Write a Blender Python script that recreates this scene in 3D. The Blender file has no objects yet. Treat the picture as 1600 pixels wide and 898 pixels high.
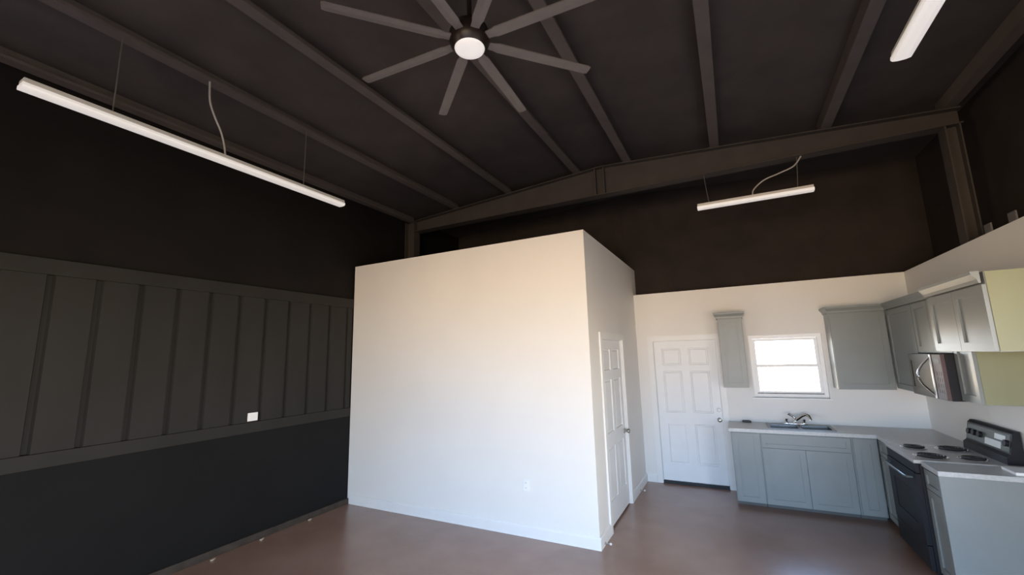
import bpy, bmesh, math, random
from mathutils import Vector, Matrix
random.seed(4)
S = bpy.context.scene
COL = S.collection

# ------------------------------------------------------------------ materials
def mat(name, col, rough=0.5, metal=0.0, var=0.0, scale=6.0, bump=0.0, bscale=40.0, col2=None, spec=0.5, stretch=None):
    m = bpy.data.materials.new(name); m.use_nodes = True
    nt = m.node_tree; N = nt.nodes; L = nt.links
    b = N['Principled BSDF']
    b.inputs['Base Color'].default_value = (*col, 1)
    b.inputs['Roughness'].default_value = rough
    b.inputs['Metallic'].default_value = metal
    b.inputs['Specular IOR Level'].default_value = spec
    tc = N.new('ShaderNodeTexCoord'); mp = N.new('ShaderNodeMapping')
    L.new(tc.outputs['Object'], mp.inputs['Vector'])
    if stretch: mp.inputs['Scale'].default_value = stretch
    n = N.new('ShaderNodeTexNoise'); n.inputs['Scale'].default_value = scale
    n.inputs['Detail'].default_value = 5
    L.new(mp.outputs['Vector'], n.inputs['Vector'])
    r = N.new('ShaderNodeValToRGB')
    c2 = col2 or tuple(c * (1 + var) for c in col)
    c1 = tuple(c * (1 - var) for c in col)
    r.color_ramp.elements[0].position = 0.35; r.color_ramp.elements[0].color = (*c1, 1)
    r.color_ramp.elements[1].position = 0.68; r.color_ramp.elements[1].color = (*c2, 1)
    L.new(n.outputs['Fac'], r.inputs['Fac']); L.new(r.outputs['Color'], b.inputs['Base Color'])
    if bump:
        n2 = N.new('ShaderNodeTexNoise'); n2.inputs['Scale'].default_value = bscale
        L.new(mp.outputs['Vector'], n2.inputs['Vector'])
        bp = N.new('ShaderNodeBump'); bp.inputs['Strength'].default_value = bump
        bp.inputs['Distance'].default_value = 0.01
        L.new(n2.outputs['Fac'], bp.inputs['Height']); L.new(bp.outputs['Normal'], b.inputs['Normal'])
    return m

def emit(name, col, strength, base=(0.8, 0.8, 0.8)):
    m = mat(name, base, 0.5)
    b = m.node_tree.nodes['Principled BSDF']
    b.inputs['Emission Color'].default_value = (*col, 1)
    b.inputs['Emission Strength'].default_value = strength
    return m

M = {}
M['white'] = mat('white_wall_paint', (0.80, 0.785, 0.76), 0.55, var=0.015, scale=1.5, bump=0.05, bscale=120, spec=0.3)
M['trim'] = mat('white_trim_paint', (0.82, 0.82, 0.81), 0.4, var=0.01)
M['door'] = mat('white_door_paint', (0.80, 0.81, 0.82), 0.4, var=0.01)
M['floor'] = mat('stained_concrete', (0.32, 0.18, 0.13), 0.27, var=0.14, scale=1.1, bump=0.05, bscale=60, col2=(0.37, 0.23, 0.18), spec=1.0)
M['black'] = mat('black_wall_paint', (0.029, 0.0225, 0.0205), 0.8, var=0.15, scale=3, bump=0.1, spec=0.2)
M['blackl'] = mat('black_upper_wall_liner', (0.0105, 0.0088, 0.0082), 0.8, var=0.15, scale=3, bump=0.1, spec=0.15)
M['beam'] = mat('black_beam_steel', (0.058, 0.049, 0.045), 0.65, var=0.08, scale=5, spec=0.3)
M['ceil'] = mat('black_ceiling_paint', (0.063, 0.053, 0.049), 0.8, var=0.12, scale=3, bump=0.15, bscale=25, spec=0.2)
M['steel'] = mat('black_painted_steel', (0.098, 0.083, 0.076), 0.65, var=0.08, scale=5, spec=0.3)
M['rib'] = mat('black_ribbed_metal', (0.0175, 0.0165, 0.0152), 0.6, var=0.14, scale=2.5, bump=0.05, spec=0.3, stretch=(1, 1, 0.4))
M['wains'] = mat('black_wainscot_paint', (0.0062, 0.0062, 0.0068), 0.7, var=0.15, scale=2, bump=0.08, spec=0.2)
M['curb'] = mat('dusty_black_curb', (0.034, 0.026, 0.020), 0.8, var=0.3, scale=9)
M['cab'] = mat('grey_cabinet_paint', (0.242, 0.262, 0.256), 0.34, var=0.04, scale=3, spec=0.4)
M['cabside'] = mat('cabinet_side_warm_light_tint', (0.25, 0.255, 0.15), 0.5, var=0.05, scale=3, stretch=(1, 1, 0.2))  # cabinet side with warm, greenish light put into its colour
M['toe'] = mat('dark_toe_kick', (0.09, 0.095, 0.095), 0.7, var=0.05)
M['counter'] = mat('grey_laminate', (0.50, 0.505, 0.50), 0.3, var=0.08, scale=60)
M['steelss'] = mat('stainless_steel', (0.13, 0.13, 0.128), 0.38, 1.0, var=0.04)
M['chrome'] = mat('chrome', (0.8, 0.8, 0.8), 0.12, 1.0, var=0.01)
M['nickel'] = mat('satin_nickel', (0.42, 0.40, 0.37), 0.35, 1.0, var=0.02)
M['appl'] = mat('black_appliance_enamel', (0.0145, 0.0145, 0.018), 0.45, var=0.08, spec=0.22)
M['glassblk'] = mat('black_oven_glass', (0.012, 0.011, 0.010), 0.35, var=0.05, spec=0.08)
M['brownblk'] = mat('dark_brown_control_panel', (0.10, 0.062, 0.062), 0.55, var=0.08)
M['hob'] = mat('light_enamel_cooktop', (0.46, 0.44, 0.42), 0.25, var=0.03)
M['coil'] = mat('burner_coil', (0.025, 0.023, 0.022), 0.6, var=0.1)
M['fascia'] = mat('dark_green_grey_fascia', (0.10, 0.12, 0.115), 0.22, var=0.05)
M['silverpanel'] = mat('silver_control_strip', (0.70, 0.73, 0.74), 0.3, 0.2, var=0.02)
M['paper'] = mat('white_paper', (0.85, 0.85, 0.84), 0.7, var=0.01)
M['plate'] = mat('white_plastic', (0.86, 0.86, 0.86), 0.35, var=0.01)
M['slot'] = mat('dark_slot', (0.03, 0.03, 0.03), 0.6)
M['fanblade'] = mat('grey_fan_blade', (0.15, 0.132, 0.125), 0.5, var=0.08, scale=8)
M['fanbody'] = mat('dark_bronze_motor', (0.020, 0.013, 0.011), 0.35, 0.3, var=0.1)
M['wire'] = mat('grey_steel_wire', (0.16, 0.145, 0.135), 0.5, 0.4)
M['cord'] = mat('white_vinyl_cord', (0.40, 0.385, 0.36), 0.5)
M['lamp'] = emit('lit_lamp_diffuser', (1.0, 0.93, 0.86), 0.2)
M['lamphouse'] = mat('white_lamp_housing', (0.7, 0.68, 0.65), 0.4)
M['disc'] = emit('lit_fan_disc', (1.0, 0.93, 0.88), 0.24)
M['vinyl'] = mat('white_vinyl', (0.85, 0.85, 0.85), 0.35)
M['chip'] = mat('pale_wood', (0.4, 0.33, 0.26), 0.8, var=0.2, scale=30)
M['bracket'] = mat('galvanised_bracket', (0.16, 0.15, 0.15), 0.5, 0.3, var=0.1)
M['sponge'] = mat('dark_sponge', (0.09, 0.09, 0.09), 0.9, var=0.2, scale=60, bump=0.3)
M['threshold_dark'] = mat('dark_rubber_threshold', (0.02, 0.025, 0.03), 0.7)  # dark threshold under the back door

def glass_mat():
    m = bpy.data.materials.new('clear_window_glass'); m.use_nodes = True
    nt = m.node_tree; N = nt.nodes; L = nt.links
    N.remove(N['Principled BSDF'])
    o = N['Material Output']; t = N.new('ShaderNodeBsdfTransparent'); g = N.new('ShaderNodeBsdfGlossy')
    g.inputs['Roughness'].default_value = 0.02; t.inputs['Color'].default_value = (0.95, 0.97, 0.97, 1)
    f = N.new('ShaderNodeFresnel'); f.inputs['IOR'].default_value = 1.45
    x = N.new('ShaderNodeMixShader')
    L.new(f.outputs['Fac'], x.inputs['Fac']); L.new(t.outputs['BSDF'], x.inputs[1]); L.new(g.outputs['BSDF'], x.inputs[2])
    L.new(x.outputs['Shader'], o.inputs['Surface'])
    return m
M['glass'] = glass_mat()

# ------------------------------------------------------------------ mesh helpers (world coordinates)
def V(*a): return Vector(a)

def new(): return bmesh.new()

def box(bm, x0, x1, y0, y1, z0, z1, bev=0.0):
    r = bmesh.ops.create_cube(bm, size=1)
    vs = r['verts']
    for v in vs:
        v.co = V(x0 + (v.co.x + .5) * (x1 - x0), y0 + (v.co.y + .5) * (y1 - y0), z0 + (v.co.z + .5) * (z1 - z0))
    if bev:
        es = list({e for v in vs for e in v.link_edges})
        bmesh.ops.bevel(bm, geom=es, offset=bev, segments=2, affect='EDGES', profile=0.5)
    return bm

def tube(bm, pts, r, seg=10, cap=True, radii=None):
    pts = [Vector(p) for p in pts]; rings = []
    up = V(0, 0, 1)
    for i, p in enumerate(pts):
        d = (pts[min(i + 1, len(pts) - 1)] - pts[max(i - 1, 0)]).normalized()
        a = d.cross(up)
        if a.length < 1e-3: a = d.cross(V(0, 1, 0))
        a.normalize(); b = a.cross(d).normalized()
        rr = radii[i] if radii else r
        rings.append([bm.verts.new(p + a * rr * math.cos(2 * math.pi * k / seg) + b * rr * math.sin(2 * math.pi * k / seg)) for k in range(seg)])
    for q in range(len(rings) - 1):
        for k in range(seg):
            bm.faces.new((rings[q][k], rings[q][(k + 1) % seg], rings[q + 1][(k + 1) % seg], rings[q + 1][k]))
    if cap:
        bm.faces.new(rings[0][::-1]); bm.faces.new(rings[-1])
    return bm

def lathe(bm, c, prof, seg=32, axis='Z'):
    c = Vector(c); rings = []
    for r, h in prof:
        ring = []
        for k in range(seg):
            t = 2 * math.pi * k / seg
            u, w = r * math.cos(t), r * math.sin(t)
            p = V(u, w, h) if axis == 'Z' else (V(h, u, w) if axis == 'X' else V(u, h, w))
            ring.append(bm.verts.new(c + p))
        rings.append(ring)
    for q in range(len(rings) - 1):
        for k in range(seg):
            bm.faces.new((rings[q][k], rings[q][(k + 1) % seg], rings[q + 1][(k + 1) % seg], rings[q + 1][k]))
    bm.faces.new(rings[0][::-1]); bm.faces.new(rings[-1])
    return bm

def prism(bm, poly, f, t0, t1):
    """poly: 2-D outline; f(a, b, t) -> point"""
    A = [bm.verts.new(f(a, b, t0)) for a, b in poly]
    B = [bm.verts.new(f(a, b, t1)) for a, b in poly]
    n = len(poly)
    for i in range(n):
        bm.faces.new((A[i], A[(i + 1) % n], B[(i + 1) % n], B[i]))
    bm.faces.new(A[::-1]); bm.faces.new(B)
    return bm

def cells(bm, us, vs, keep, f, t0, t1):
    """solid made of the kept cells of a grid, thickness t0..t1 along the third axis"""
    cache = {}
    def vert(i, j, t):
        k = (i, j, t)
        if k not in cache: cache[k] = bm.verts.new(f(us[i], vs[j], t))
        return cache[k]
    K = lambda i, j: 0 <= i < len(us) - 1 and 0 <= j < len(vs) - 1 and keep(i, j)
    for i in range(len(us) - 1):
        for j in range(len(vs) - 1):
            if not K(i, j): continue
            bm.faces.new([vert(i, j, t1), vert(i + 1, j, t1), vert(i + 1, j + 1, t1), vert(i, j + 1, t1)])
            bm.faces.new([vert(i, j + 1, t0), vert(i + 1, j + 1, t0), vert(i + 1, j, t0), vert(i, j, t0)])
            for (di, dj, a, b) in ((-1, 0, (i, j), (i, j + 1)), (1, 0, (i + 1, j + 1), (i + 1, j)), (0, -1, (i + 1, j), (i, j)), (0, 1, (i, j + 1), (i + 1, j + 1))):
                if not K(i + di, j + dj):
                    bm.faces.new([vert(*a, t0), vert(*a, t1), vert(*b, t1), vert(*b, t0)])
    return bm

def panel_slab(bm, O, U, N, w, h, t, us, vs, panels, inset=0.012, depth=0.008, raise_=0.0):
    """door leaf: grid front face whose listed cells are recessed panels. O lower corner of the BACK face"""
    O, U, N = Vector(O), Vector(U), Vector(N); Z = V(0, 0, 1)
    f = lambda a, b, tt: O + U * a + Z * b + N * tt
    n0 = len(bm.faces)
    cells(bm, us, vs, lambda i, j: True, f, 0, t)
    bm.faces.ensure_lookup_table()
    want = []
    for fc in bm.faces[n0:]:
        c = fc.calc_center_median() - O
        if abs(c.dot(N) - t) < 1e-5:
            a, b = c.dot(U), c.z
            for (i, j) in panels:
                if us[i] < a < us[i + 1] and vs[j] < b < vs[j + 1]: want.append(fc)
    for fc in want:
        bmesh.ops.inset_region(bm, faces=[fc], thickness=inset, depth=0)
        for v in fc.verts: v.co -= N * depth
        if raise_:
            bmesh.ops.inset_region(bm, faces=[fc], thickness=0.012, depth=0)
            bmesh.ops.inset_region(bm, faces=[fc], thickness=0.022, depth=0)
            for v in fc.verts: v.co += N * raise_
    return bm

def obj(name, bm, m, parent=None, origin=None, smooth=False):
    bmesh.ops.recalc_face_normals(bm, faces=bm.faces[:])
    me = bpy.data.meshes.new(name)
    o = bpy.data.objects.new(name, me); COL.objects.link(o)
    org = Vector(origin) if origin is not None else V(0, 0, 0)
    if parent is not None:
        base = V(0, 0, 0); p = parent
        while p is not None: base += p.location; p = p.parent
        for v in bm.verts: v.co -= base
        o.parent = parent
    elif origin is not None:
        for v in bm.verts: v.co -= org
        o.location = org
    bm.to_mesh(me); bm.free()
    if smooth:
        for p in me.polygons: p.use_smooth = True
        try: me.set_sharp_from_angle(angle=math.radians(40))
        except Exception: pass
    me.materials.append(M[m] if isinstance(m, str) else m)
    return o

def tag(o, label=None, cat=None, group=None, kind=None):
    if label: o['label'] = label
    if cat: o['category'] = cat
    if group: o['group'] = group
    if kind: o['kind'] = kind
    return o

def thing(name, label, cat, loc, group=None):
    o = bpy.data.objects.new(name, None); COL.objects.link(o); o.location = loc
    o.empty_display_size = 0.1
    return tag(o, label, cat, group)

def struct(name, bm, m, parent=None, origin=None):
    o = obj(name, bm, m, parent, origin)
    if parent is None: o['kind'] = 'structure'
    return o

# ------------------------------------------------------------------ measures (metres; camera stands at x=0, y=0)
XL, XR = -4.79, 1.975          # left wall face, white right wall face
YB = 6.845                     # white kitchen wall face
YF = -4.4                      # wall behind the camera
CX, CY, CH = -1.337, 4.342, 3.237   # white closet corner and height
RX = -1.38                     # roof ridge
def zb(x): return 4.43 - 0.066 * abs(x - RX)      # underside of the purlins
def zc(x): return zb(x) + 0.13                    # roof liner
EX = 2.35                      # outer dark wall on the right
DY = 7.06                      # outer dark wall at the back

# ------------------------------------------------------------------ shell
struct('floor', box(new(), -5.2, 2.7, YF - 0.2, 7.3, -0.12, 0), 'floor')
bm = new()
prism(bm, [(-5.2, zc(-5.2)), (RX, zc(RX)), (2.7, zc(2.7)), (2.7, zc(2.7) + .12), (RX, zc(RX) + .12), (-5.2, zc(-5.2) + .12)],
      lambda a, b, t: V(a, t, b), YF - 0.2, 7.3)
struct('ceiling', bm, 'ceil')

# left wall, with the ribbed metal band, its rails and the lower boards
LWY0, LWY1, LWZ0, LWZ1 = -4.0, 0.1, 1.20, 2.62  # unseen left window, added to light the right-hand wall
def lwall(x0, x1, y0, y1, z0, z1):
    return cells(new(), [y0, LWY0, LWY1, y1], [z0, LWZ0, LWZ1, z1], lambda i, j: not (i == 1 and j == 1), lambda a, b, t: V(t, a, b), x0, x1)
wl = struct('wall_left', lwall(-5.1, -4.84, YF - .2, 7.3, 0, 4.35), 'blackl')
struct('added_window_left', cells(new(), [LWY0, LWY0 + .03, LWY1 - .03, LWY1], [LWZ0, LWZ0 + .03, LWZ1 - .03, LWZ1], lambda i, j: not (i == 1 and j == 1), lambda a, b, t: V(t, a, b), -5.09, -4.78), 'vinyl')
bm = new()
ys0 = [1.27 + 0.297 * k for k in range(-12, 11)]
PY = LWY1 + .02
top = [(PY, -4.80)]
for yy in ys0:
    if yy - .04 > PY + .05 and yy + .04 < CY - .05:
        top += [(yy - .030, -4.80), (yy - .020, -4.828), (yy + .012, -4.828), (yy + .024, -4.80)]
top.append((CY - 0.02, -4.80))
prism(bm, top + [(CY - 0.02, -4.838), (PY, -4.838)], lambda a, b, t: V(b, a, t), 1.246, 2.624)
obj('ribbed_panel', bm, 'rib', wl)
obj('top_rail', box(new(), -4.838, -4.788, YF, CY - .01, 2.625, 2.755, .004), 'rib', wl)
obj('bottom_rail', box(new(), -4.838, -4.788, YF, CY - .01, 1.13, 1.245, .004), 'rib', wl)
obj('lower_board', box(new(), -4.838, -4.80, YF, CY - .01, 0.0, 1.128), 'wains', wl)
struct('baseboard_left', box(new(), -4.80, -4.765, YF, CY - .01, 0, 0.07, .006), 'curb')

# outer dark walls, back and right, and the wall with the open doorway behind the camera
DX0, DX1, DZ = -1.115, -0.205, 2.075      # kitchen door opening
WX0, WX1, WZ0, WZ1 = 0.195, 1.045, 1.245, 2.085   # window opening
bm = new()
us = [-5.2, DX0, DX1, WX0, WX1, 2.7]; vs = [0, WZ0, DZ, WZ1, 4.62]
cells(bm, us, vs, lambda i, j: not ((i == 1 and j < 2) or (i == 3 and j in (1, 2))), lambda a, b, t: V(a, t, b), DY, DY + .1)
wb = struct('wall_back', bm, 'black')
obj('liner_seam', box(new(), -1.50, -1.485, DY - .012, DY, 2.6, 4.4), 'black', wb)
# both right-hand walls carry an unseen window, added to light the closet side
SWY0, SWY1, SWZ0, SWZ1 = 0.7, 2.95, 0.45, 2.3
def side_wall(x0, x1, y1, z1):
    return cells(new(), [YF - .1, SWY0, SWY1, y1], [0, SWZ0, SWZ1, z1], lambda i, j: not (i == 1 and j == 1), lambda a, b, t: V(t, a, b), x0, x1)
struct('wall_right', side_wall(EX, EX + .12, 7.3, 4.32), 'black')
bm = new()
cells(bm, [SWY0, SWY0 + .02, SWY1 - .02, SWY1], [SWZ0, SWZ0 + .02, SWZ1 - .02, SWZ1], lambda i, j: not (i == 1 and j == 1), lambda a, b, t: V(t, a, b), XR + .001, EX + .119)
struct('added_window_right', bm, 'vinyl')
bm = new()
us = [-5.2, -2.4, 1.95, 2.7]; vs = [0, 2.7, 4.7]
cells(bm, us, vs, lambda i, j: not (i == 1 and j == 0), lambda a, b, t: V(a, t, b), YF - .15, YF)
struct('wall_front', bm, 'black')

# white kitchen walls, 2.8 m high, standing inside the dark shell
bm = new()
us = [CX - .10, DX0, DX1, WX0, WX1, XR + .075]; vs = [0, WZ0, DZ, WZ1, 2.798]
cells(bm, us, vs, lambda i, j: not ((i == 1 and j < 2) or (i == 3 and j in (1, 2))), lambda a, b, t: V(a, t, b), YB, DY)
struct('wall_kitchen_back', bm, 'white')
struct('wall_kitchen_right', side_wall(XR, XR + .075, YB, 2.798), 'white')

# white closet in the corner
struct('wall_closet_front', box(new(), XL - .01, CX, CY, CY + .1, 0, CH), 'white')
KY0, KY1, KZ = 4.775, 5.80, 2.075
bm = new()
us = [CY + .1, KY0, KY1, DY]; vs = [0, KZ, CH]
cells(bm, us, vs, lambda i, j: not (i == 1 and j == 0), lambda a, b, t: V(t, a, b), CX - .1, CX)
struct('wall_closet_side', bm, 'white')
bb = new(); prism(bb, [(0, 0), (.016, 0), (.016, .10), (.008, .118), (0, .118)], lambda a, b, t: V(t, CY - a, b), XL + .03, CX + .016)
struct('baseboard_closet_front', bb, 'trim')
bb = new(); prism(bb, [(0, 0), (.016, 0), (.016, .10), (.008, .118), (0, .118)], lambda a, b, t: V(CX + a, t, b), CY, KY0 - .062)
struct('baseboard_closet_side', bb, 'trim')
bb = new(); prism(bb, [(0, 0), (.016, 0), (.016, .10), (.008, .118), (0, .118)], lambda a, b, t: V(CX + a, t, b), KY1 + .062, YB)
struct('baseboard_closet_rear', bb, 'trim')
bb = new(); prism(bb, [(0, 0), (.016, 0), (.016, .10), (.008, .118), (0, .118)], lambda a, b, t: V(t, YB - a, b), CX + .018, DX0 - .062)
struct('baseboard_kitchen', bb, 'trim')

# ------------------------------------------------------------------ doors
def six_panel(bm, O, U, N, w, h, t):
    a, m = 0.115 * w / .9, 0.115 * w / .9
    pw = (w - 2 * a - m) / 2
    us = [0, a, a + pw, a + pw + m, w - a, w]
    vs = [0, 0.24, 0.24 + .56, 0.24 + .56 + .16, 0.24 + .56 + .16 + .60, h - .36 + .0, h - .11, h]
    pan = [(i, j) for i in (1, 3) for j in (1, 3, 5)]
    return panel_slab(bm, O, U, N, w, h, t, us, vs, pan, inset=.01, depth=.012, raise_=.009)

def knob(bm, c, N):
    """door knob lathe along +/-X or -Y"""
    ax = 'X' if abs(N[0]) else 'Y'; s = N[0] + N[1]
    prof = [(.033, 0), (.033, .008), (.014, .012), (.013, .035), (.024, .042), (.030, .055), (.026, .068), (.012, .074)]
    return lathe(bm, c, [(r, h * s) for r, h in prof], 24, ax)

d1 = struct('door_1', six_panel(new(), (DX0 + .025, YB + .050, .045), (1, 0, 0), (0, -1, 0), DX1 - DX0 - .05, DZ - .07, .04), 'door')
obj('knob', knob(new(), (DX1 - .062, YB + .010, .925), (0, -1, 0)), 'nickel', d1, smooth=True)
obj('deadbolt', lathe(new(), (DX1 - .062, YB + .010, 1.06), [(.03, 0), (.03, -.012), (.022, -.02), (.006, -.022)], 20, 'Y'), 'plate', d1, smooth=True)
obj('threshold', box(new(), DX0 + .02, DX1 - .02, YB - .004, DY, 0, .04, .003), 'threshold_dark', d1)
def casing_y(u0, u1, h, y, w=.06, t=.016):
    bm = new()
    cells(bm, [u0 - w, u0 + .012, u1 - .012, u1 + w], [0, h - .012, h + w], lambda i, j: not (i == 1 and j == 0), lambda a, b, tt: V(a, tt, b), y - t, y - .0005)
    return bm
def jamb_y(u0, u1, h):
    bm = new()
    cells(bm, [u0, u0 + .02, u1 - .02, u1], [0, h - .02, h], lambda i, j: not (i == 1 and j == 0), lambda a, b, tt: V(a, tt, b), YB + .001, DY - .01)
    cells(bm, [u0 + .0205, u0 + .045, u1 - .045, u1 - .0205], [0.042, h - .045, h - .0205], lambda i, j: not (i == 1 and j == 0), lambda a, b, tt: V(a, tt, b), YB + .054, DY - .012)
    return bm
obj('casing', casing_y(DX0, DX1, DZ, YB), 'trim', d1)
obj('jamb', jamb_y(DX0 + .0005, DX1 - .0005, DZ - .0005), 'trim', d1)

bm = six_panel(new(), (CX - .055, KY0 + .022, .022), (0, 1, 0), (1, 0, 0), KY1 - KY0 - .044, KZ - .045, .036)
d2 = struct('door_2', bm, 'door')
obj('knob', knob(new(), (CX - .019, KY1 - .085, .90), (1, 0, 0)), 'nickel', d2, smooth=True)
bm = new()
cells(bm, [KY0 - .06, KY0 + .012, KY1 - .012, KY1 + .06], [0, KZ - .012, KZ + .06], lambda i, j: not (i == 1 and j == 0), lambda a, b, tt: V(tt, a, b), CX + .0005, CX + .018)
obj('casing', bm, 'trim', d2)
bm = new()
cells(bm, [KY0 + .0005, KY0 + .02, KY1 - .02, KY1 - .0005], [0, KZ - .02, KZ - .0005], lambda i, j: not (i == 1 and j == 0), lambda a, b, tt: V(tt, a, b), CX - .099, CX - .001)
obj('jamb', bm, 'trim', d2)

# door stops screwed to the closet baseboard, and wood chips along the left wall
for yy, lab in ((4.45, 'small white tipped door stop at the front corner of the white closet'), (6.27, 'small white tipped door stop low on the closet side near the back door')):
    t = thing('door_stop', lab, 'door stop', (CX + .016, yy, .03), 'door stops on the closet baseboard')
    obj('rod', lathe(new(), (CX + .016, yy, .03), [(.012, 0), (.012, .004), (.005, .006), (.005, .05)], 12, 'X'), 'nickel', t, smooth=True)
    obj('tip', lathe(new(), (CX + .016, yy, .03), [(.009, .05), (.011, .052), (.011, .066), (.006, .07)], 12, 'X'), 'plate', t, smooth=True)
for yy, xx, lab in ((2.62, -4.70, 'pale wood chip on the floor by the left wall, nearest the camera'), (3.12, -4.72, 'middle pale wood chip on the floor along the left wall'),
                    (3.72, -4.73, 'pale wood chip on the floor by the left wall, closest to the white closet')):
    bm = new(); prism(bm, [(-.02, -.008), (.016, -.012), (.024, .002), (.006, .012), (-.018, .009)], lambda a, b, t: V(xx + b, yy + a, t + a * .1), .003, .014)
    tag(obj('wood_chip', bm, 'chip', None, (xx, yy, 0)), lab, 'wood chip', 'wood chips along the left wall')

# ------------------------------------------------------------------ window over the sink
FY0, FY1 = YB + .06, YB + .13
bm = new()
cells(bm, [WX0, WX0 + .045, WX1 - .045, WX1], [WZ0, WZ0 + .045, WZ1 - .045, WZ1], lambda i, j: not (i == 1 and j == 1), lambda a, b, t: V(a, t, b), FY0, FY1)
w1 = struct('window_1', bm, 'vinyl')
zm = 1.665
def sash(x0, x1, z0, z1, y0, y1, w=.035):
    bm = new()
    return cells(bm, [x0, x0 + w, x1 - w, x1], [z0, z0 + w, z1 - w, z1], lambda i, j: not (i == 1 and j == 1), lambda a, b, t: V(a, t, b), y0, y1)
s1 = obj('upper_sash', sash(WX0 + .046, WX1 - .046, zm - .02, WZ1 - .046, YB + .097, YB + .125), 'vinyl', w1)
s2 = obj('lower_sash', sash(WX0 + .046, WX1 - .046, WZ0 + .046, zm + .02, YB + .066, YB + .094), 'vinyl', w1)
obj('pane', box(new(), WX0 + .081, WX1 - .081, YB + .109, YB + .113, zm + .015, WZ1 - .081), 'glass', s1)
obj('pane', box(new(), WX0 + .081, WX1 - .081, YB + .078, YB + .082, WZ0 + .081, zm - .015), 'glass', s2)
obj('sash_lock', box(new(), .58, .66, YB + .058, YB + .066, zm + .0, zm + .02, .003), 'plate', s2)
obj('sill', box(new(), WX0 - .03, WX1 + .03, YB - .02, YB + .059, WZ0 - .022, WZ0, .004), 'trim', w1)
obj('dark_strip', box(new(), WX0 + .047, WX1 - .047, YB + .0605, YB + .0655, WZ0 + .045, WZ0 + .056), 'toe', w1)  # thin dark strip along the bottom of the lower sash

# ------------------------------------------------------------------ roof steel
PUR = [(2.13, 'right-hand black eave strut along the top of the right wall'),
       (1.13, 'black roof purlin above the near right strip light'),
       (0.03, 'black roof purlin midway between the fan and the right strip light'),
       (-1.02, 'black roof purlin just right of the ceiling fan hub'),
       (-1.72, 'black roof purlin just left of the ceiling fan hub'),
       (-2.80, 'black roof purlin between the fan and the long strip light'),
       (-3.78, 'black roof purlin that the long left strip light hangs under'),
       (-4.72, 'left-hand black eave strut along the top of the left wall')]
for x, lab in PUR:
    z0 = zb(x); z1 = zc(x) - .004; s = 1 if x > RX else -1
    bm = new()
    # C section: web, lower flange with a lip
    prism(bm, [(-.05, 0), (.05, 0), (.05, .025), (.045, .025), (.045, .006), (-.044, .006), (-.044, z1 - z0), (-.05, z1 - z0)],
          lambda a, b, t: V(x + a, t, z0 + b), YF, 5.58)
    tag(obj('roof_purlin', bm, 'steel', None, (x, YF, z0)), lab, 'purlin', 'roof purlins')

BY, BZ = 5.5, 4.02
t = thing('roof_beam', 'deep black steel rafter beam crossing the room under the roof purlins', 'beam', (RX, BY, BZ))
bm = new()
pts = [(-4.62, BZ + .012), (2.2, BZ + .012), (2.2, zb(2.2) - .014), (RX, zb(RX) - .014), (-4.62, zb(-4.62) - .014)]
prism(bm, pts, lambda a, b, tt: V(a, tt, b), BY - .006, BY + .006); obj('web', bm, 'beam', t)
obj('bottom_flange', box(new(), -4.62, 2.2, BY - .08, BY + .08, BZ, BZ + .012, .002), 'beam', t)
bm = new()
prism(bm, [(-4.62, zb(-4.62) - .014), (RX, zb(RX) - .014), (2.2, zb(2.2) - .014), (2.2, zb(2.2) - .002), (RX, zb(RX) - .002), (-4.62, zb(-4.62) - .002)],
      lambda a, b, tt: V(a, tt, b), BY - .08, BY + .08); obj('top_flange', bm, 'beam', t)
for dx in (-.075, .045):
    obj('splice_plate', box(new(), RX - .02 + dx, RX + dx, BY - .075, BY - .0065, BZ + .013, zb(RX + .1) - .02, .002), 'beam', t)
def column(lab, x0, x1, z1):
    t = thing('steel_column', lab, 'column', ((x0 + x1) / 2, BY, 0), 'columns of the rafter frame')
    obj('web', box(new(), x0 + .012, x1 - .012, BY - .005, BY + .005, 0, z1), 'beam', t)
    obj('flange', box(new(), x0, x0 + .012, BY - .075, BY + .075, 0, z1), 'beam', t)
    obj('flange', box(new(), x1 - .012, x1, BY - .075, BY + .075, 0, z1), 'beam', t)
column('black steel column at the left wall, rising behind the white closet', -4.83, -4.63, zb(-4.7) - .004)
column('black steel column rising behind the white right wall of the kitchen', 2.06, 2.18, BZ - .002)

for yy, lab in ((4.86, 'small grey metal bracket on the ledge of the right wall, the farther one'), (4.51, 'small grey metal bracket on the ledge of the right wall, the nearer one')):
    bm = new()
    prism(bm, [(0, 0), (.07, 0), (.07, .01), (.012, .01), (.012, .075), (0, .075)], lambda a, b, tt: V(XR + .004 + a * .9, tt, 2.7985 + b), yy - .05, yy + .05)
    tag(obj('angle_bracket', bm, 'bracket', None, (XR + .03, yy, 2.798)), lab, 'bracket', 'brackets on the wall ledge')

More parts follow.
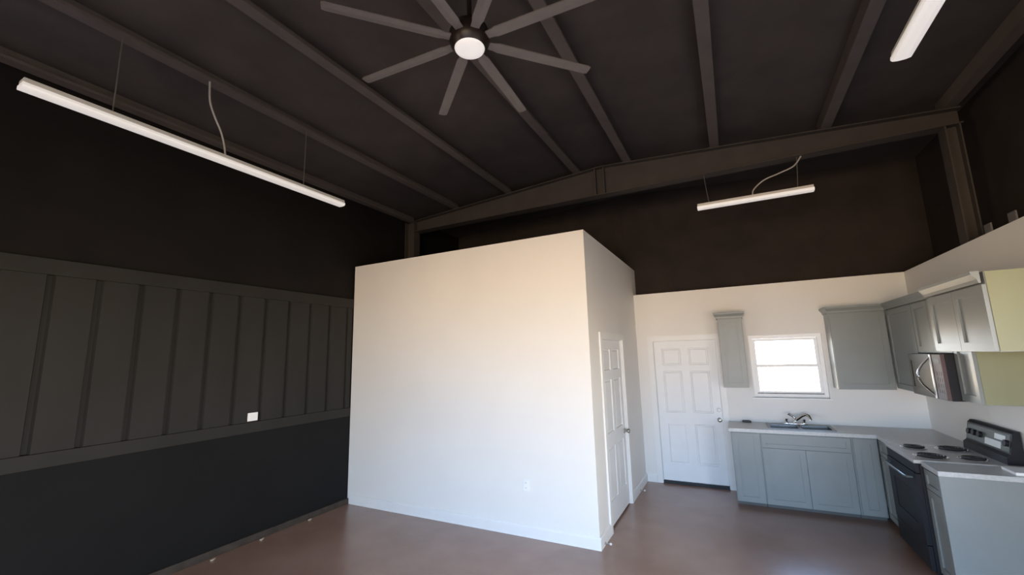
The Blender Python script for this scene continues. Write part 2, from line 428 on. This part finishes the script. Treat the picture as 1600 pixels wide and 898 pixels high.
# ------------------------------------------------------------------ strip lights
def strip_light(lab, axis, c0, c1, other, z, hangs, ztops, cord=None):
    """axis 'Y' runs along Y at x=other, 'X' along X at y=other"""
    mid = (c0 + c1) / 2
    P = (lambda a, b, h: V(other + b, a, h)) if axis == 'Y' else (lambda a, b, h: V(a, other + b, h))
    t = thing('strip_light', lab, 'strip light', tuple(P(mid, 0, z)), 'hanging strip lights')
    bm = new(); prism(bm, [(-.048, .03), (.048, .03), (.042, .062), (-.042, .062)], lambda b, h, a: P(a, b, z + h), c0 + .004, c1 - .004)
    obj('housing', bm, 'lamphouse', t)
    bm = new(); prism(bm, [(-.05, .03), (-.052, .012), (-.044, .002), (-.02, -.003), (.02, -.003), (.044, .002), (.052, .012), (.05, .03)], lambda b, h, a: P(a, b, z + h), c0, c1)
    obj('diffuser', bm, 'lamp', t)
    for a, (dx, zt) in zip(hangs, ztops):
        obj('hanger', tube(new(), [P(a, 0, z + .058), P(a + dx * .5, 0, (z + zt) / 2), P(a + dx, 0, zt)], .0045, 6), 'wire', t)
    if cord:
        pts = [P(*q) for q in cord]
        # smooth the polyline
        out = []
        for i in range(len(pts) - 1):
            p0 = pts[max(i - 1, 0)]; p1 = pts[i]; p2 = pts[i + 1]; p3 = pts[min(i + 2, len(pts) - 1)]
            for k in range(8):
                s = k / 8
                out.append(.5 * ((2 * p1) + (p2 - p0) * s + (2 * p0 - 5 * p1 + 4 * p2 - p3) * s * s + (3 * p1 - p0 - 3 * p2 + p3) * s ** 3))
        out.append(pts[-1])
        obj('cord', tube(new(), out, .008, 8), 'cord', t, smooth=True)
    return t
strip_light('long white strip light hanging near the left wall with a curly cord', 'Y', .73, 3.18, -3.76, 3.60, (1.17, 2.69), ((.0, zb(-3.76) + .005), (0, zb(-3.76) + .005)),
            [(1.932, 0, 3.655), (1.912, 0, 3.77), (1.876, 0, 3.875), (1.815, 0, 3.99), (1.772, 0, 4.105), (1.757, 0, zb(-3.76) + .005)])
strip_light('short white strip light hanging below the rafter beam over the kitchen', 'X', -.225, .955, 5.47, 3.595, (-.09, .81), ((-.03, BZ - .001), (.03, BZ - .001)),
            [(.37, 0, 3.655), (.39, 0, 3.73), (.50, 0, 3.82), (.66, 0, 3.87), (.80, 0, 3.92), (.88, 0, BZ - .001)])
strip_light('white strip light at the upper right, cut by the top of the photo', 'Y', .72, 3.16, 1.075, 3.60, (1.0, 2.35), ((0, zb(1.075) - .001), (0, zb(1.075) - .001)))

# ------------------------------------------------------------------ ceiling fan
FX, FY, FZ = -1.36, 2.125, 3.90
t = thing('ceiling_fan', 'large eight-blade dark ceiling fan with a lit white disc hanging from the ridge', 'ceiling fan', (FX, FY, FZ))
obj('canopy', lathe(new(), (FX, FY, 0), [(.03, 4.33), (.075, 4.37), (.085, 4.425), (.085, 4.555)], 28), 'fanbody', t, smooth=True)
obj('downrod', tube(new(), [(FX, FY, 4.11), (FX, FY, 4.34)], .016, 14), 'fanbody', t, smooth=True)
obj('motor', lathe(new(), (FX, FY, FZ), [(.105, .005), (.125, .03), (.135, .06), (.135, .11), (.12, .15), (.07, .18), (.045, .21), (.03, .215)], 36), 'fanbody', t, smooth=True)
obj('light_disc', lathe(new(), (FX, FY, FZ), [(.05, -.012), (.085, -.009), (.098, 0), (.1, .006), (.095, .012)], 36), 'disc', t, smooth=True)
for k in range(8):
    a = math.radians(2.9 + 45 * k); d = V(math.cos(a), math.sin(a), 0); n = V(-math.sin(a), math.cos(a), 0)
    bm = new(); zz = FZ + .06; secs = []
    for r, w, tw in ((.125, .028, .0), (.17, .030, -.002), (.20, .038, -.003), (.45, .038, -.003), (.70, .037, -.003), (.885, .036, -.003), (.905, .030, -.002)):
        p = V(FX, FY, zz) + d * r
        secs.append([bm.verts.new(p + n * (w * sx) + V(0, 0, tw * sx + tz)) for sx, tz in ((-1, -.004), (0, -.007), (1, -.004), (1, .004), (0, .007), (-1, .004))])
    for q in range(len(secs) - 1):
        for j in range(6): bm.faces.new((secs[q][j], secs[q][(j + 1) % 6], secs[q + 1][(j + 1) % 6], secs[q + 1][j]))
    bm.faces.new(secs[0][::-1]); bm.faces.new(secs[-1])
    obj('blade', bm, 'fanblade', t)

# ------------------------------------------------------------------ plates on the walls
def plate(lab, c, U, N, w, h):
    c, U, N = Vector(c), Vector(U), Vector(N); Z = V(0, 0, 1)
    t = thing('outlet_plate', lab, 'outlet plate', tuple(c), 'outlet plates')
    f = lambda a, b, tt: c + U * a + Z * b + N * tt
    bm = new(); prism(bm, [(-w / 2, -h / 2), (w / 2, -h / 2), (w / 2, h / 2), (-w / 2, h / 2)], f, 0, .006)
    bmesh.ops.bevel(bm, geom=[e for e in bm.edges], offset=.002, segments=2, affect='EDGES')
    obj('cover', bm, 'plate', t)
    return t, f
t, f = plate('white outlet plate low on the white closet front wall', (-2.12, CY - .0005, .515), (1, 0, 0), (0, -1, 0), .072, .115)
for dz in (-.026, .026):
    bm = new(); prism(bm, [(.017 * math.cos(q * math.pi / 6), dz + .015 * math.sin(q * math.pi / 6)) for q in range(12)], f, .006, .008); s = obj('socket', bm, 'plate', t)
    for dx in (-.007, .007):
        bm = new(); prism(bm, [(dx - .0012, dz - .005), (dx + .0012, dz - .005), (dx + .0012, dz + .005), (dx - .0012, dz + .005)], f, .008, .0085); obj('slot', bm, 'slot', s)
t, f = plate('bright white square switch plate on the dark left wall', (-4.7995, 2.975, 1.300), (0, 1, 0), (1, 0, 0), .112, .088)
t.name = 'switch_plate'; t['category'] = 'switch plate'; del t['group']
for dx in (-.024, .024):
    bm = new(); prism(bm, [(dx - .014, -.026), (dx + .014, -.026), (dx + .014, .026), (dx - .014, .026)], f, .006, .009); obj('rocker', bm, 'plate', t)

# ------------------------------------------------------------------ kitchen cabinets
def shaker(O, U, N, w, h, t=.019, st=.058):
    st = min(st, w * .28)
    return panel_slab(new(), O, U, N, w, h, t, [0, st, w - st, w], [0, st, h - st, h], [(1, 1)], inset=.004, depth=.011)

def crown_poly(z): return [(0, z - .075), (.012, z - .075), (.018, z - .05), (.042, z - .015), (.045, z), (0, z)]

CF = YB - .61          # base carcass front (back run)
UF = YB - .305         # upper carcass front (back run)
RF = XR - .63          # base carcass front (right run)
URF = XR - .305        # upper carcass front (right run)
CZ = .878              # carcass top
Z2 = 2.40

def base_back(lab, x0, x1, doors, drawer=False, hollow=False, group='grey base cabinets'):
    t = thing('base_cabinet', lab, 'base cabinet', ((x0 + x1) / 2, CF, 0), group)
    bm = new()
    cells(bm, [x0, x0 + .018, x1 - .018, x1], [CF, CF + .018, YB - .012, YB - .002], lambda i, j: not (i == 1 and j == 1), lambda a, b, tt: V(a, b, tt), .05, CZ)
    obj('carcass', bm, 'cab', t)
    obj('toe_kick', box(new(), x0 + .002, x1, CF + .065, YB - .01, 0, .048), 'toe', t)
    ztop = CZ - .012
    if drawer:
        obj('false_front', shaker((x0 + .012, CF - .0005, ztop - .155), (1, 0, 0), (0, -1, 0), x1 - x0 - .024, .155, st=.04), 'cab', t)
        ztop -= .165
    n = doors; wd = (x1 - x0 - .024 - .006 * (n - 1)) / n
    for k in range(n):
        obj('door', shaker((x0 + .012 + k * (wd + .006), CF - .0005, .06), (1, 0, 0), (0, -1, 0), wd, ztop - .06), 'cab', t)
    return t
base_back('narrow grey base cabinet beside the white back door', -.135, .185, 1)
base_back('wide grey sink base cabinet with two doors under the window', .187, 1.085, 2, True)
base_back('grey corner base cabinet between the sink and the range', 1.087, RF - .024, 1)

def base_right(lab, y0, y1, end=False):
    t = thing('base_cabinet', lab, 'base cabinet', (RF, (y0 + y1) / 2, 0), 'grey base cabinets')
    obj('carcass', box(new(), RF, XR - .002, y0 + (.02 if end else 0), y1, .05, CZ), 'cab', t)
    obj('toe_kick', box(new(), RF + .065, XR - .01, y0 + .021, y1 - .001, 0, .048), 'toe', t)
    if end: obj('end_panel', box(new(), RF - .022, XR - .002, y0, y0 + .0195, 0.0, CZ, .002), 'cab', t)
    a0, a1 = y0 + (.024 if end else .01), y1 - .008
    obj('drawer_front', shaker((RF + .0005, a0, CZ - .167), (0, 1, 0), (-1, 0, 0), a1 - a0, .155, st=.04), 'cab', t)
    obj('door', shaker((RF + .0005, a0, .06), (0, 1, 0), (-1, 0, 0), a1 - a0, CZ - .167 - .066), 'cab', t)
    return t
RY0, RY1 = 4.945, 5.715     # range
base_right('grey base cabinet with a full end panel at the near end of the counter', 4.62, RY0 - .004, True)
base_right('blind grey base cabinet hidden in the corner beyond the range', RY1 + .004, CF - .006)

def upper_back(lab, x0, x1, z0, z1, doors, crown=True, x1c=None, left_side='cab'):
    t = thing('wall_cabinet', lab, 'wall cabinet', ((x0 + x1) / 2, UF, z0), 'grey wall cabinets')
    obj('carcass', box(new(), x0, x1, UF, YB - .001, z0, z1, .0015), left_side, t)
    wd = (x1 - x0 - .012 - .004 * (doors - 1)) / doors
    for k in range(doors):
        obj('door', shaker((x0 + .006 + k * (wd + .004), UF - .0005, z0 + .006), (1, 0, 0), (0, -1, 0), wd, z1 - z0 - .09), 'cab', t)
    # crown moulding, mitred round the front and the sides
    P = [(0, -.002), (.012, -.002), (.016, .022), (.040, .055), (.044, .075), (0, .075)]
    bm = new(); zc0 = z1 - .072
    rows = []
    xr = x1c if x1c is not None else None
    for (a, h) in P:
        o_ = a + .020
        right = x1 if xr is not None else x1 + a
        row = [V(x0 - a, YB - .002, zc0 + h), V(x0 - a, UF - o_, zc0 + h), V(right, UF - o_, zc0 + h)]
        if xr is None: row.append(V(right, YB - .002, zc0 + h))
        rows.append([bm.verts.new(p) for p in row])
    for q in range(len(rows)):
        for j in range(len(rows[0]) - 1):
            bm.faces.new((rows[q][j], rows[q][j + 1], rows[(q + 1) % len(rows)][j + 1], rows[(q + 1) % len(rows)][j]))
    bm.faces.new([r[0] for r in rows]); bm.faces.new([r[-1] for r in rows][::-1])
    obj('crown', bm, 'cab', t)
    return t
upper_back('narrow grey wall cabinet between the back door and the window', -.165, .135, 1.395, Z2, 1)
upper_back('tall grey wall cabinet in the corner right of the window', 1.095, XR - .33, 1.385, Z2 - .01, 1, x1c=1)

def upper_right(lab, y0, y1, z0, z1, xf, doors, side='cab', crown_ends=(False, False)):
    t = thing('wall_cabinet', lab, 'wall cabinet', (xf, (y0 + y1) / 2, z0), 'grey wall cabinets')
    obj('carcass', box(new(), xf, XR - .001, y0 + .006, y1, z0, z1, .0015), 'cab', t)
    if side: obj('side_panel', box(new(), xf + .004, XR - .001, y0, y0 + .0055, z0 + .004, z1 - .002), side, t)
    wd = (y1 - y0 - .012 - .004 * (doors - 1)) / doors
    for k in range(doors):
        obj('door', shaker((xf + .0005, y0 + .006 + k * (wd + .004), z0 + .006), (0, 1, 0), (-1, 0, 0), wd, z1 - z0 - .09), 'cab', t)
    bm = new(); zc0 = z1 - .072
    prism(bm, [(0, -.002), (.012, -.002), (.016, .022), (.040, .055), (.044, .075), (0, .075)], lambda a, b, tt: V(xf - .020 - a, tt, zc0 + b), y0, y1)
    obj('crown', bm, 'cab', t)
    return t
upper_right('blind grey wall cabinet in the corner beside the microwave', RY1 + .004, UF - .003, 1.40, Z2 - .01, URF, 1, side=None)
upper_right('short grey two-door wall cabinet directly above the microwave', RY0 + .002, RY1, 1.815, Z2 - .01, URF, 2, side=None)
upper_right('slim tall grey wall cabinet right of the microwave with a warm-light-tinted side', 4.625, RY0 - .001, 1.42, Z2 - .01, URF, 1, side='cabside')
upper_right('deep two-door grey wall cabinet at the right edge of the photo with a warm-light-tinted side', 3.735, 4.615, 1.835, 2.345, XR - .515, 2, side='cabside')

# ------------------------------------------------------------------ worktops
CT0, CT1 = CZ + .001, .918
SX0, SX1, SY0, SY1 = .285, .985, YB - .52, YB - .10
bm = new()
us = [-.155, SX0 + .015, SX1 - .015, RF - .028, XR - .001]; vs = [RY1 + .003, CF - .03, SY0 + .015, SY1 - .015, YB - .001]
cells(bm, us, vs, lambda i, j: (i == 3 or j > 0) and not (i == 1 and j == 2), lambda a, b, tt: V(a, b, tt), CT0, CT1)
tag(obj('worktop', bm, 'counter', None, (.9, YB, CT0)), 'long grey L-shaped worktop around the sink into the corner', 'worktop')
bm = new(); box(bm, RF - .028, XR - .001, 4.605, RY0 - .003, CT0, CT1, .004)
tag(obj('worktop', bm, 'counter', None, (1.65, 4.78, CT0)), 'short grey worktop at the near side of the range under the booklet', 'worktop')

# sink
t = thing('kitchen_sink', 'stainless double bowl sink set in the worktop under the window', 'sink', ((SX0 + SX1) / 2, (SY0 + SY1) / 2, CT1))
xm = (SX0 + SX1) / 2
us = [SX0, SX0 + .035, xm - .018, xm + .018, SX1 - .035, SX1]; vs = [SY0, SY0 + .035, SY1 - .075, SY1]
bm = new(); cells(bm, us, vs, lambda i, j: not (i in (1, 3) and j == 1), lambda a, b, tt: V(a, b, tt), CT1 + .0005, CT1 + .007)
obj('rim', bm, 'steelss', t)
for i in (1, 3):
    x0, x1, y0, y1 = us[i], us[i + 1], vs[1], vs[2]; ins = .03; zt, z0 = CT1 + .004, CT1 - .17
    bm = new()
    A = [bm.verts.new(V(*p)) for p in ((x0, y0, zt), (x1, y0, zt), (x1, y1, zt), (x0, y1, zt))]
    B = [bm.verts.new(V(*p)) for p in ((x0 + ins * .4, y0 + ins * .4, z0 + .02), (x1 - ins * .4, y0 + ins * .4, z0 + .02), (x1 - ins * .4, y1 - ins * .4, z0 + .02), (x0 + ins * .4, y1 - ins * .4, z0 + .02))]
    C_ = [bm.verts.new(V(*p)) for p in ((x0 + ins, y0 + ins, z0), (x1 - ins, y0 + ins, z0), (x1 - ins, y1 - ins, z0), (x0 + ins, y1 - ins, z0))]
    for Q, R_ in ((A, B), (B, C_)):
        for k in range(4): bm.faces.new((Q[k], Q[(k + 1) % 4], R_[(k + 1) % 4], R_[k]))
    bm.faces.new(C_)
    o = obj('bowl', bm, 'steelss', t)
    md = o.modifiers.new('thickness', 'SOLIDIFY'); md.thickness = .0015

# faucet
fx, fy, fz = .62, SY1 - .038, CT1 + .0072
t = thing('faucet', 'chrome kitchen faucet with a swung spout behind the sink', 'faucet', (fx, fy, fz))
bm = new(); box(bm, fx - .135, fx + .135, fy - .028, fy + .028, fz, fz + .016, .006); obj('deck_plate', bm, 'chrome', t, smooth=True)
obj('body', lathe(new(), (fx, fy, fz + .014), [(.032, 0), (.03, .012), (.024, .03), (.024, .055), (.018, .066)], 24), 'chrome', t, smooth=True)
bm = new()
sp = [(fx, fy, fz + .05), (fx + .03, fy - .015, fz + .075), (fx + .075, fy - .04, fz + .115), (fx + .115, fy - .065, fz + .135), (fx + .14, fy - .085, fz + .125), (fx + .152, fy - .098, fz + .095), (fx + .155, fy - .102, fz + .07)]
obj('spout', tube(bm, sp, .012, 14, radii=[.02, .02, .018, .017, .017, .017, .018]), 'chrome', t, smooth=True)
obj('lever', tube(new(), [(fx, fy, fz + .075), (fx - .02, fy - .004, fz + .10), (fx - .075, fy - .012, fz + .135)], .008, 10, radii=[.018, .013, .016]), 'chrome', t, smooth=True)
for s in (-1, 1):
    obj('handle', lathe(new(), (fx + s * .095, fy, fz + .014), [(.022, 0), (.021, .015), (.014, .024), (.016, .045), (.019, .05), (.012, .056)], 18), 'chrome', t, smooth=True)

bm = new()
lathe(bm, (.065, YB - .075, CT1 + .0005), [(.04, 0), (.045, .006), (.045, .018), (.038, .024)], 18)
bmesh.ops.scale(bm, vec=V(1.2, .7, 1), space=Matrix.Translation(V(-.065, -(YB - .075), 0)), verts=bm.verts[:])
tag(obj('sponge', bm, 'sponge', None, (.065, YB - .075, CT1), True), 'small dark oval sponge at the back of the worktop near the door', 'sponge')

# ------------------------------------------------------------------ range
RX0 = 1.262; RXB = XR - .012
t = thing('range_cooker', 'black freestanding electric range with a raised control panel against the right wall', 'range', ((RX0 + RXB) / 2, (RY0 + RY1) / 2, 0))
obj('body', box(new(), RX0 + .045, RXB, RY0, RY1, .03, .895, .004), 'appl', t)
dr = obj('oven_door', panel_slab(new(), (RX0 + .0445, RY0 + .004, .25), (0, 1, 0), (-1, 0, 0), RY1 - RY0 - .008, .56, .035, [0, .13, RY1 - RY0 - .138, RY1 - RY0 - .008], [0, .13, .40, .56], [(1, 1)], inset=.006, depth=.005), 'appl', t)
hz = .765
obj('handle', tube(new(), [(RX0 + .012, RY0 + .09, hz), (RX0 - .028, RY0 + .09, hz), (RX0 - .034, RY0 + .11, hz), (RX0 - .034, RY1 - .11, hz), (RX0 - .028, RY1 - .09, hz), (RX0 + .012, RY1 - .09, hz)], .011, 10), 'fascia', dr, smooth=True)
obj('oven_window', box(new(), RX0 + .0135, RX0 + .0142, RY0 + .14, RY1 - .14, .387, .643), 'glassblk', dr)
obj('storage_drawer', box(new(), RX0 + .012, RX0 + .0445, RY0 + .004, RY1 - .004, .055, .243, .004), 'appl', t)
obj('front_rail', box(new(), RX0 + .016, RX0 + .0445, RY0 + .002, RY1 - .002, .816, .893, .004), 'appl', t)
obj('cooktop', box(new(), RX0 + .008, RXB, RY0 - .0015, RY1 + .0015, .896, .926, .006), 'hob', t)
for cx, cy, r in ((1.44, 5.13, .095), (1.44, 5.53, .075), (1.71, 5.13, .075), (1.71, 5.53, .095)):
    b = obj('burner', lathe(new(), (cx, cy, .9265), [(r + .02, 0), (r + .022, .004), (r + .012, .006), (r + .008, .002)], 32), 'chrome', t, smooth=True)
    bm = new(); n = 110
    tube(bm, [(cx + (.015 + (r - .015) * k / n) * math.cos(k * 2 * math.pi * 4 / n), cy + (.015 + (r - .015) * k / n) * math.sin(k * 2 * math.pi * 4 / n), .938) for k in range(n + 1)], .0075, 6)
    obj('coil', bm, 'coil', b)
# raised back with sloping control face
bm = new()
prism(bm, [(1.855, .9265), (1.86, .985), (1.885, 1.005), (1.915, 1.165), (1.935, 1.185), (RXB, 1.185), (RXB, .9265)], lambda a, b, tt: V(a, tt, b), RY0 + .03, RY1 - .002)
bg = obj('control_panel', bm, 'appl', t)
def onface(u, v, n):   # point on the sloping face, v 0..1 up the slope
    d = V(.030, 0, .160).normalized(); nn = V(-.160, 0, .030).normalized()
    return V(1.885, u, 1.005) + d * (v * .1628) + nn * n
def facebox(u0, u1, v0, v1, h):
    bm = new(); prism(bm, [(u0, v0), (u1, v0), (u1, v1), (u0, v1)], lambda a, b, n: onface(a, b, n), .0004, h); return bm
obj('fascia', facebox(RY0 + .05, RY1 - .02, .08, .92, .003), 'fascia', bg)
obj('display', facebox(5.12, 5.37, .12, .46, .0045), 'silverpanel', bg)
obj('clock', facebox(5.06, 5.22, .56, .82, .0045), 'silverpanel', bg)
for u in (5.02, 5.44, 5.54, 5.63):
    bm = new(); c = onface(u, .5, .003); nn = V(-.160, 0, .030).normalized()
    a_ = V(0, 1, 0); b_ = nn.cross(a_)
    prism(bm, [(.026 * math.cos(q * math.pi / 10), .026 * math.sin(q * math.pi / 10)) for q in range(20)], lambda a, b, n: c + a_ * a + b_ * b + nn * n, 0, .024)
    obj('knob', bm, 'appl', bg)
for xx in (RX0 + .09, RXB - .06):
    for yy in (RY0 + .05, RY1 - .05):
        obj('foot', lathe(new(), (xx, yy, 0), [(.018, 0), (.018, .02), (.012, .0295)], 12), 'appl', t)

bm = new(); box(bm, 1.765, 1.955, 4.64, 4.84, CT1 + .0005, CT1 + .022, .003)
t = thing('booklet', 'white booklet lying on the near end of the worktop beside the range', 'booklet', (1.86, 4.74, CT1))
obj('pages', bm, 'paper', t)
bm = new(); box(bm, 1.763, 1.957, 4.638, 4.842, CT1 + .0225, CT1 + .0235); obj('cover', bm, 'plate', t)

# ------------------------------------------------------------------ microwave
MX = XR - .40; my0, my1, mz0, mz1 = RY0 + .006, RY1 - .006, 1.415, 1.812
t = thing('microwave', 'dark over-the-range microwave with a silver handle under the short cabinet', 'microwave', (MX, (my0 + my1) / 2, mz0))
obj('body', box(new(), MX + .02, XR - .002, my0, my1, mz0, mz1, .003), 'appl', t)
ysp = my0 + .19
bm = panel_slab(new(), (MX + .0195, ysp, mz0 + .004), (0, 1, 0), (-1, 0, 0), my1 - ysp, mz1 - mz0 - .008, .03, [0, .07, my1 - ysp - .05, my1 - ysp], [0, .07, mz1 - mz0 - .07, mz1 - mz0 - .008], [(1, 1)], inset=.006, depth=.004)
dr = obj('door', bm, 'glassblk', t)
obj('handle_strip', box(new(), MX - .018, MX - .0108, ysp + .004, ysp + .034, mz0 + .006, mz1 - .006, .002), 'silverpanel', dr)
hp = []
for k in range(13):
    s = k / 12; hp.append((MX - .014 - .07 * math.sin(math.pi * s), ysp + .03 + .10 * math.sin(math.pi * s), mz0 + .03 + (mz1 - mz0 - .06) * s))
obj('handle', tube(new(), hp, .009, 10), 'chrome', dr, smooth=True)
cp = obj('control_panel', box(new(), MX - .010, MX + .0195, my0 + .001, ysp - .003, mz0 + .004, mz1 - .004, .003), 'brownblk', t)
obj('display', box(new(), MX - .0112, MX - .0102, my0 + .03, ysp - .03, mz1 - .085, mz1 - .045), 'glassblk', cp)
for r in range(4):
    for c in range(3):
        y0 = my0 + .035 + c * .043; z0 = mz0 + .06 + r * .05
        obj('button', box(new(), MX - .0118, MX - .0102, y0, y0 + .034, z0, z0 + .032), 'brownblk', cp)
obj('underside_vent', box(new(), MX + .06, MX + .12, my0 + .05, my1 - .05, mz0 - .004, mz0 - .0005), 'steelss', t)

# ------------------------------------------------------------------ daylight: world sky above, sunlit ground with painted shade below
W = bpy.data.worlds.new('daylight'); S.world = W; W.use_nodes = True
nt = W.node_tree; N = nt.nodes; L = nt.links
bg = N['Background']
tc = N.new('ShaderNodeTexCoord'); sx = N.new('ShaderNodeSeparateXYZ'); L.new(tc.outputs['Generated'], sx.inputs[0])
mr = N.new('ShaderNodeMapRange'); mr.inputs['From Min'].default_value = -1; mr.inputs['From Max'].default_value = 1
L.new(sx.outputs['Z'], mr.inputs['Value'])
rp = N.new('ShaderNodeValToRGB'); cr = rp.color_ramp
cr.elements[0].position = 0.34; cr.elements[0].color = (0.13, 0.105, 0.08, 1)  # steepest ground darkened as painted building shade, to dim the ceiling
cr.elements[1].position = 1.0; cr.elements[1].color = (0.22, 0.42, 0.85, 1)
for pos, c in ((0.41, (0.92, 0.67, 0.42)), (0.475, (0.92, 0.70, 0.46)), (0.505, (0.54, 0.64, 0.77)), (0.56, (0.42, 0.65, 0.98)), (0.70, (0.34, 0.58, 1.0))):
    e = cr.elements.new(pos); e.color = (*c, 1)
L.new(mr.outputs['Result'], rp.inputs['Fac'])
rq = N.new('ShaderNodeValToRGB'); cq = rq.color_ramp      # haze added toward both sides to fill side faces, over pale sunlit ground
cq.elements[0].position = 0.34; cq.elements[0].color = (0.14, 0.115, 0.085, 1)
cq.elements[1].position = 1.0; cq.elements[1].color = (0.45, 0.60, 0.85, 1)
for pos, c in ((0.41, (0.66, 0.53, 0.36)), (0.475, (0.70, 0.57, 0.40)), (0.51, (0.86, 0.86, 0.84)), (0.62, (0.84, 0.89, 0.94)), (0.78, (0.62, 0.76, 0.95))):
    e = cq.elements.new(pos); e.color = (*c, 1)
L.new(mr.outputs['Result'], rq.inputs['Fac'])
mf = N.new('ShaderNodeMapRange'); mf.interpolation_type = 'SMOOTHSTEP'
mf.inputs['From Min'].default_value = 0.2; mf.inputs['From Max'].default_value = 0.8
ab = N.new('ShaderNodeMath'); ab.operation = 'ABSOLUTE'; L.new(sx.outputs['X'], ab.inputs[0]); L.new(ab.outputs[0], mf.inputs['Value'])
mx = N.new('ShaderNodeMix'); mx.data_type = 'RGBA'
L.new(mf.outputs['Result'], mx.inputs[0]); L.new(rp.outputs['Color'], mx.inputs[6]); L.new(rq.outputs['Color'], mx.inputs[7])
L.new(mx.outputs[2], bg.inputs['Color'])
bg.inputs['Strength'].default_value = 9.5

def portal(name, loc, rot, sx_, sy_):
    l = bpy.data.lights.new(name, 'AREA'); l.shape = 'RECTANGLE'; l.size = sx_; l.size_y = sy_
    l.cycles.is_portal = True
    o = bpy.data.objects.new(name, l); COL.objects.link(o); o.location = loc; o.rotation_euler = rot
portal('doorway_daylight', (-.22, YF - .16, 1.35), (math.radians(90), 0, 0), 4.4, 2.7)
portal('added_side_window_daylight', (EX + .125, (SWY0 + SWY1) / 2, (SWZ0 + SWZ1) / 2), (0, math.radians(90), 0), SWZ1 - SWZ0, SWY1 - SWY0)
portal('added_left_window_daylight', (-5.11, (LWY0 + LWY1) / 2, (LWZ0 + LWZ1) / 2), (0, math.radians(-90), 0), LWZ1 - LWZ0, LWY1 - LWY0)
portal('window_daylight', ((WX0 + WX1) / 2, DY + .11, (WZ0 + WZ1) / 2), (math.radians(-90), 0, 0), WX1 - WX0, WZ1 - WZ0)

# ------------------------------------------------------------------ camera
cam = bpy.data.cameras.new('camera'); co = bpy.data.objects.new('camera', cam); COL.objects.link(co)
cam.sensor_width = 36; cam.lens = 36 * 660.47 / 1600; cam.clip_start = 0.05
rx, ry, rz = 0.1614, 0.0261, 0.4744
Rm = Matrix.Rotation(rz, 3, 'Z') @ Matrix.Rotation(rx, 3, 'X') @ Matrix.Rotation(ry, 3, 'Y')
right, fwd, up = Rm @ V(1, 0, 0), Rm @ V(0, 1, 0), Rm @ V(0, 0, 1)
m4 = Matrix((right, up, -fwd)).transposed().to_4x4(); m4.translation = V(0, 0, 1.8852)
co.matrix_world = m4
S.camera = co

vs_ = S.view_settings
vs_.view_transform = 'Standard'; vs_.look = 'None'; vs_.gamma = 1; vs_.exposure = 0.86
try: vs_.use_curve_mapping = False
except Exception: pass
S.cycles.max_bounces = 10; S.cycles.diffuse_bounces = 6
S.cycles.sample_clamp_indirect = 6
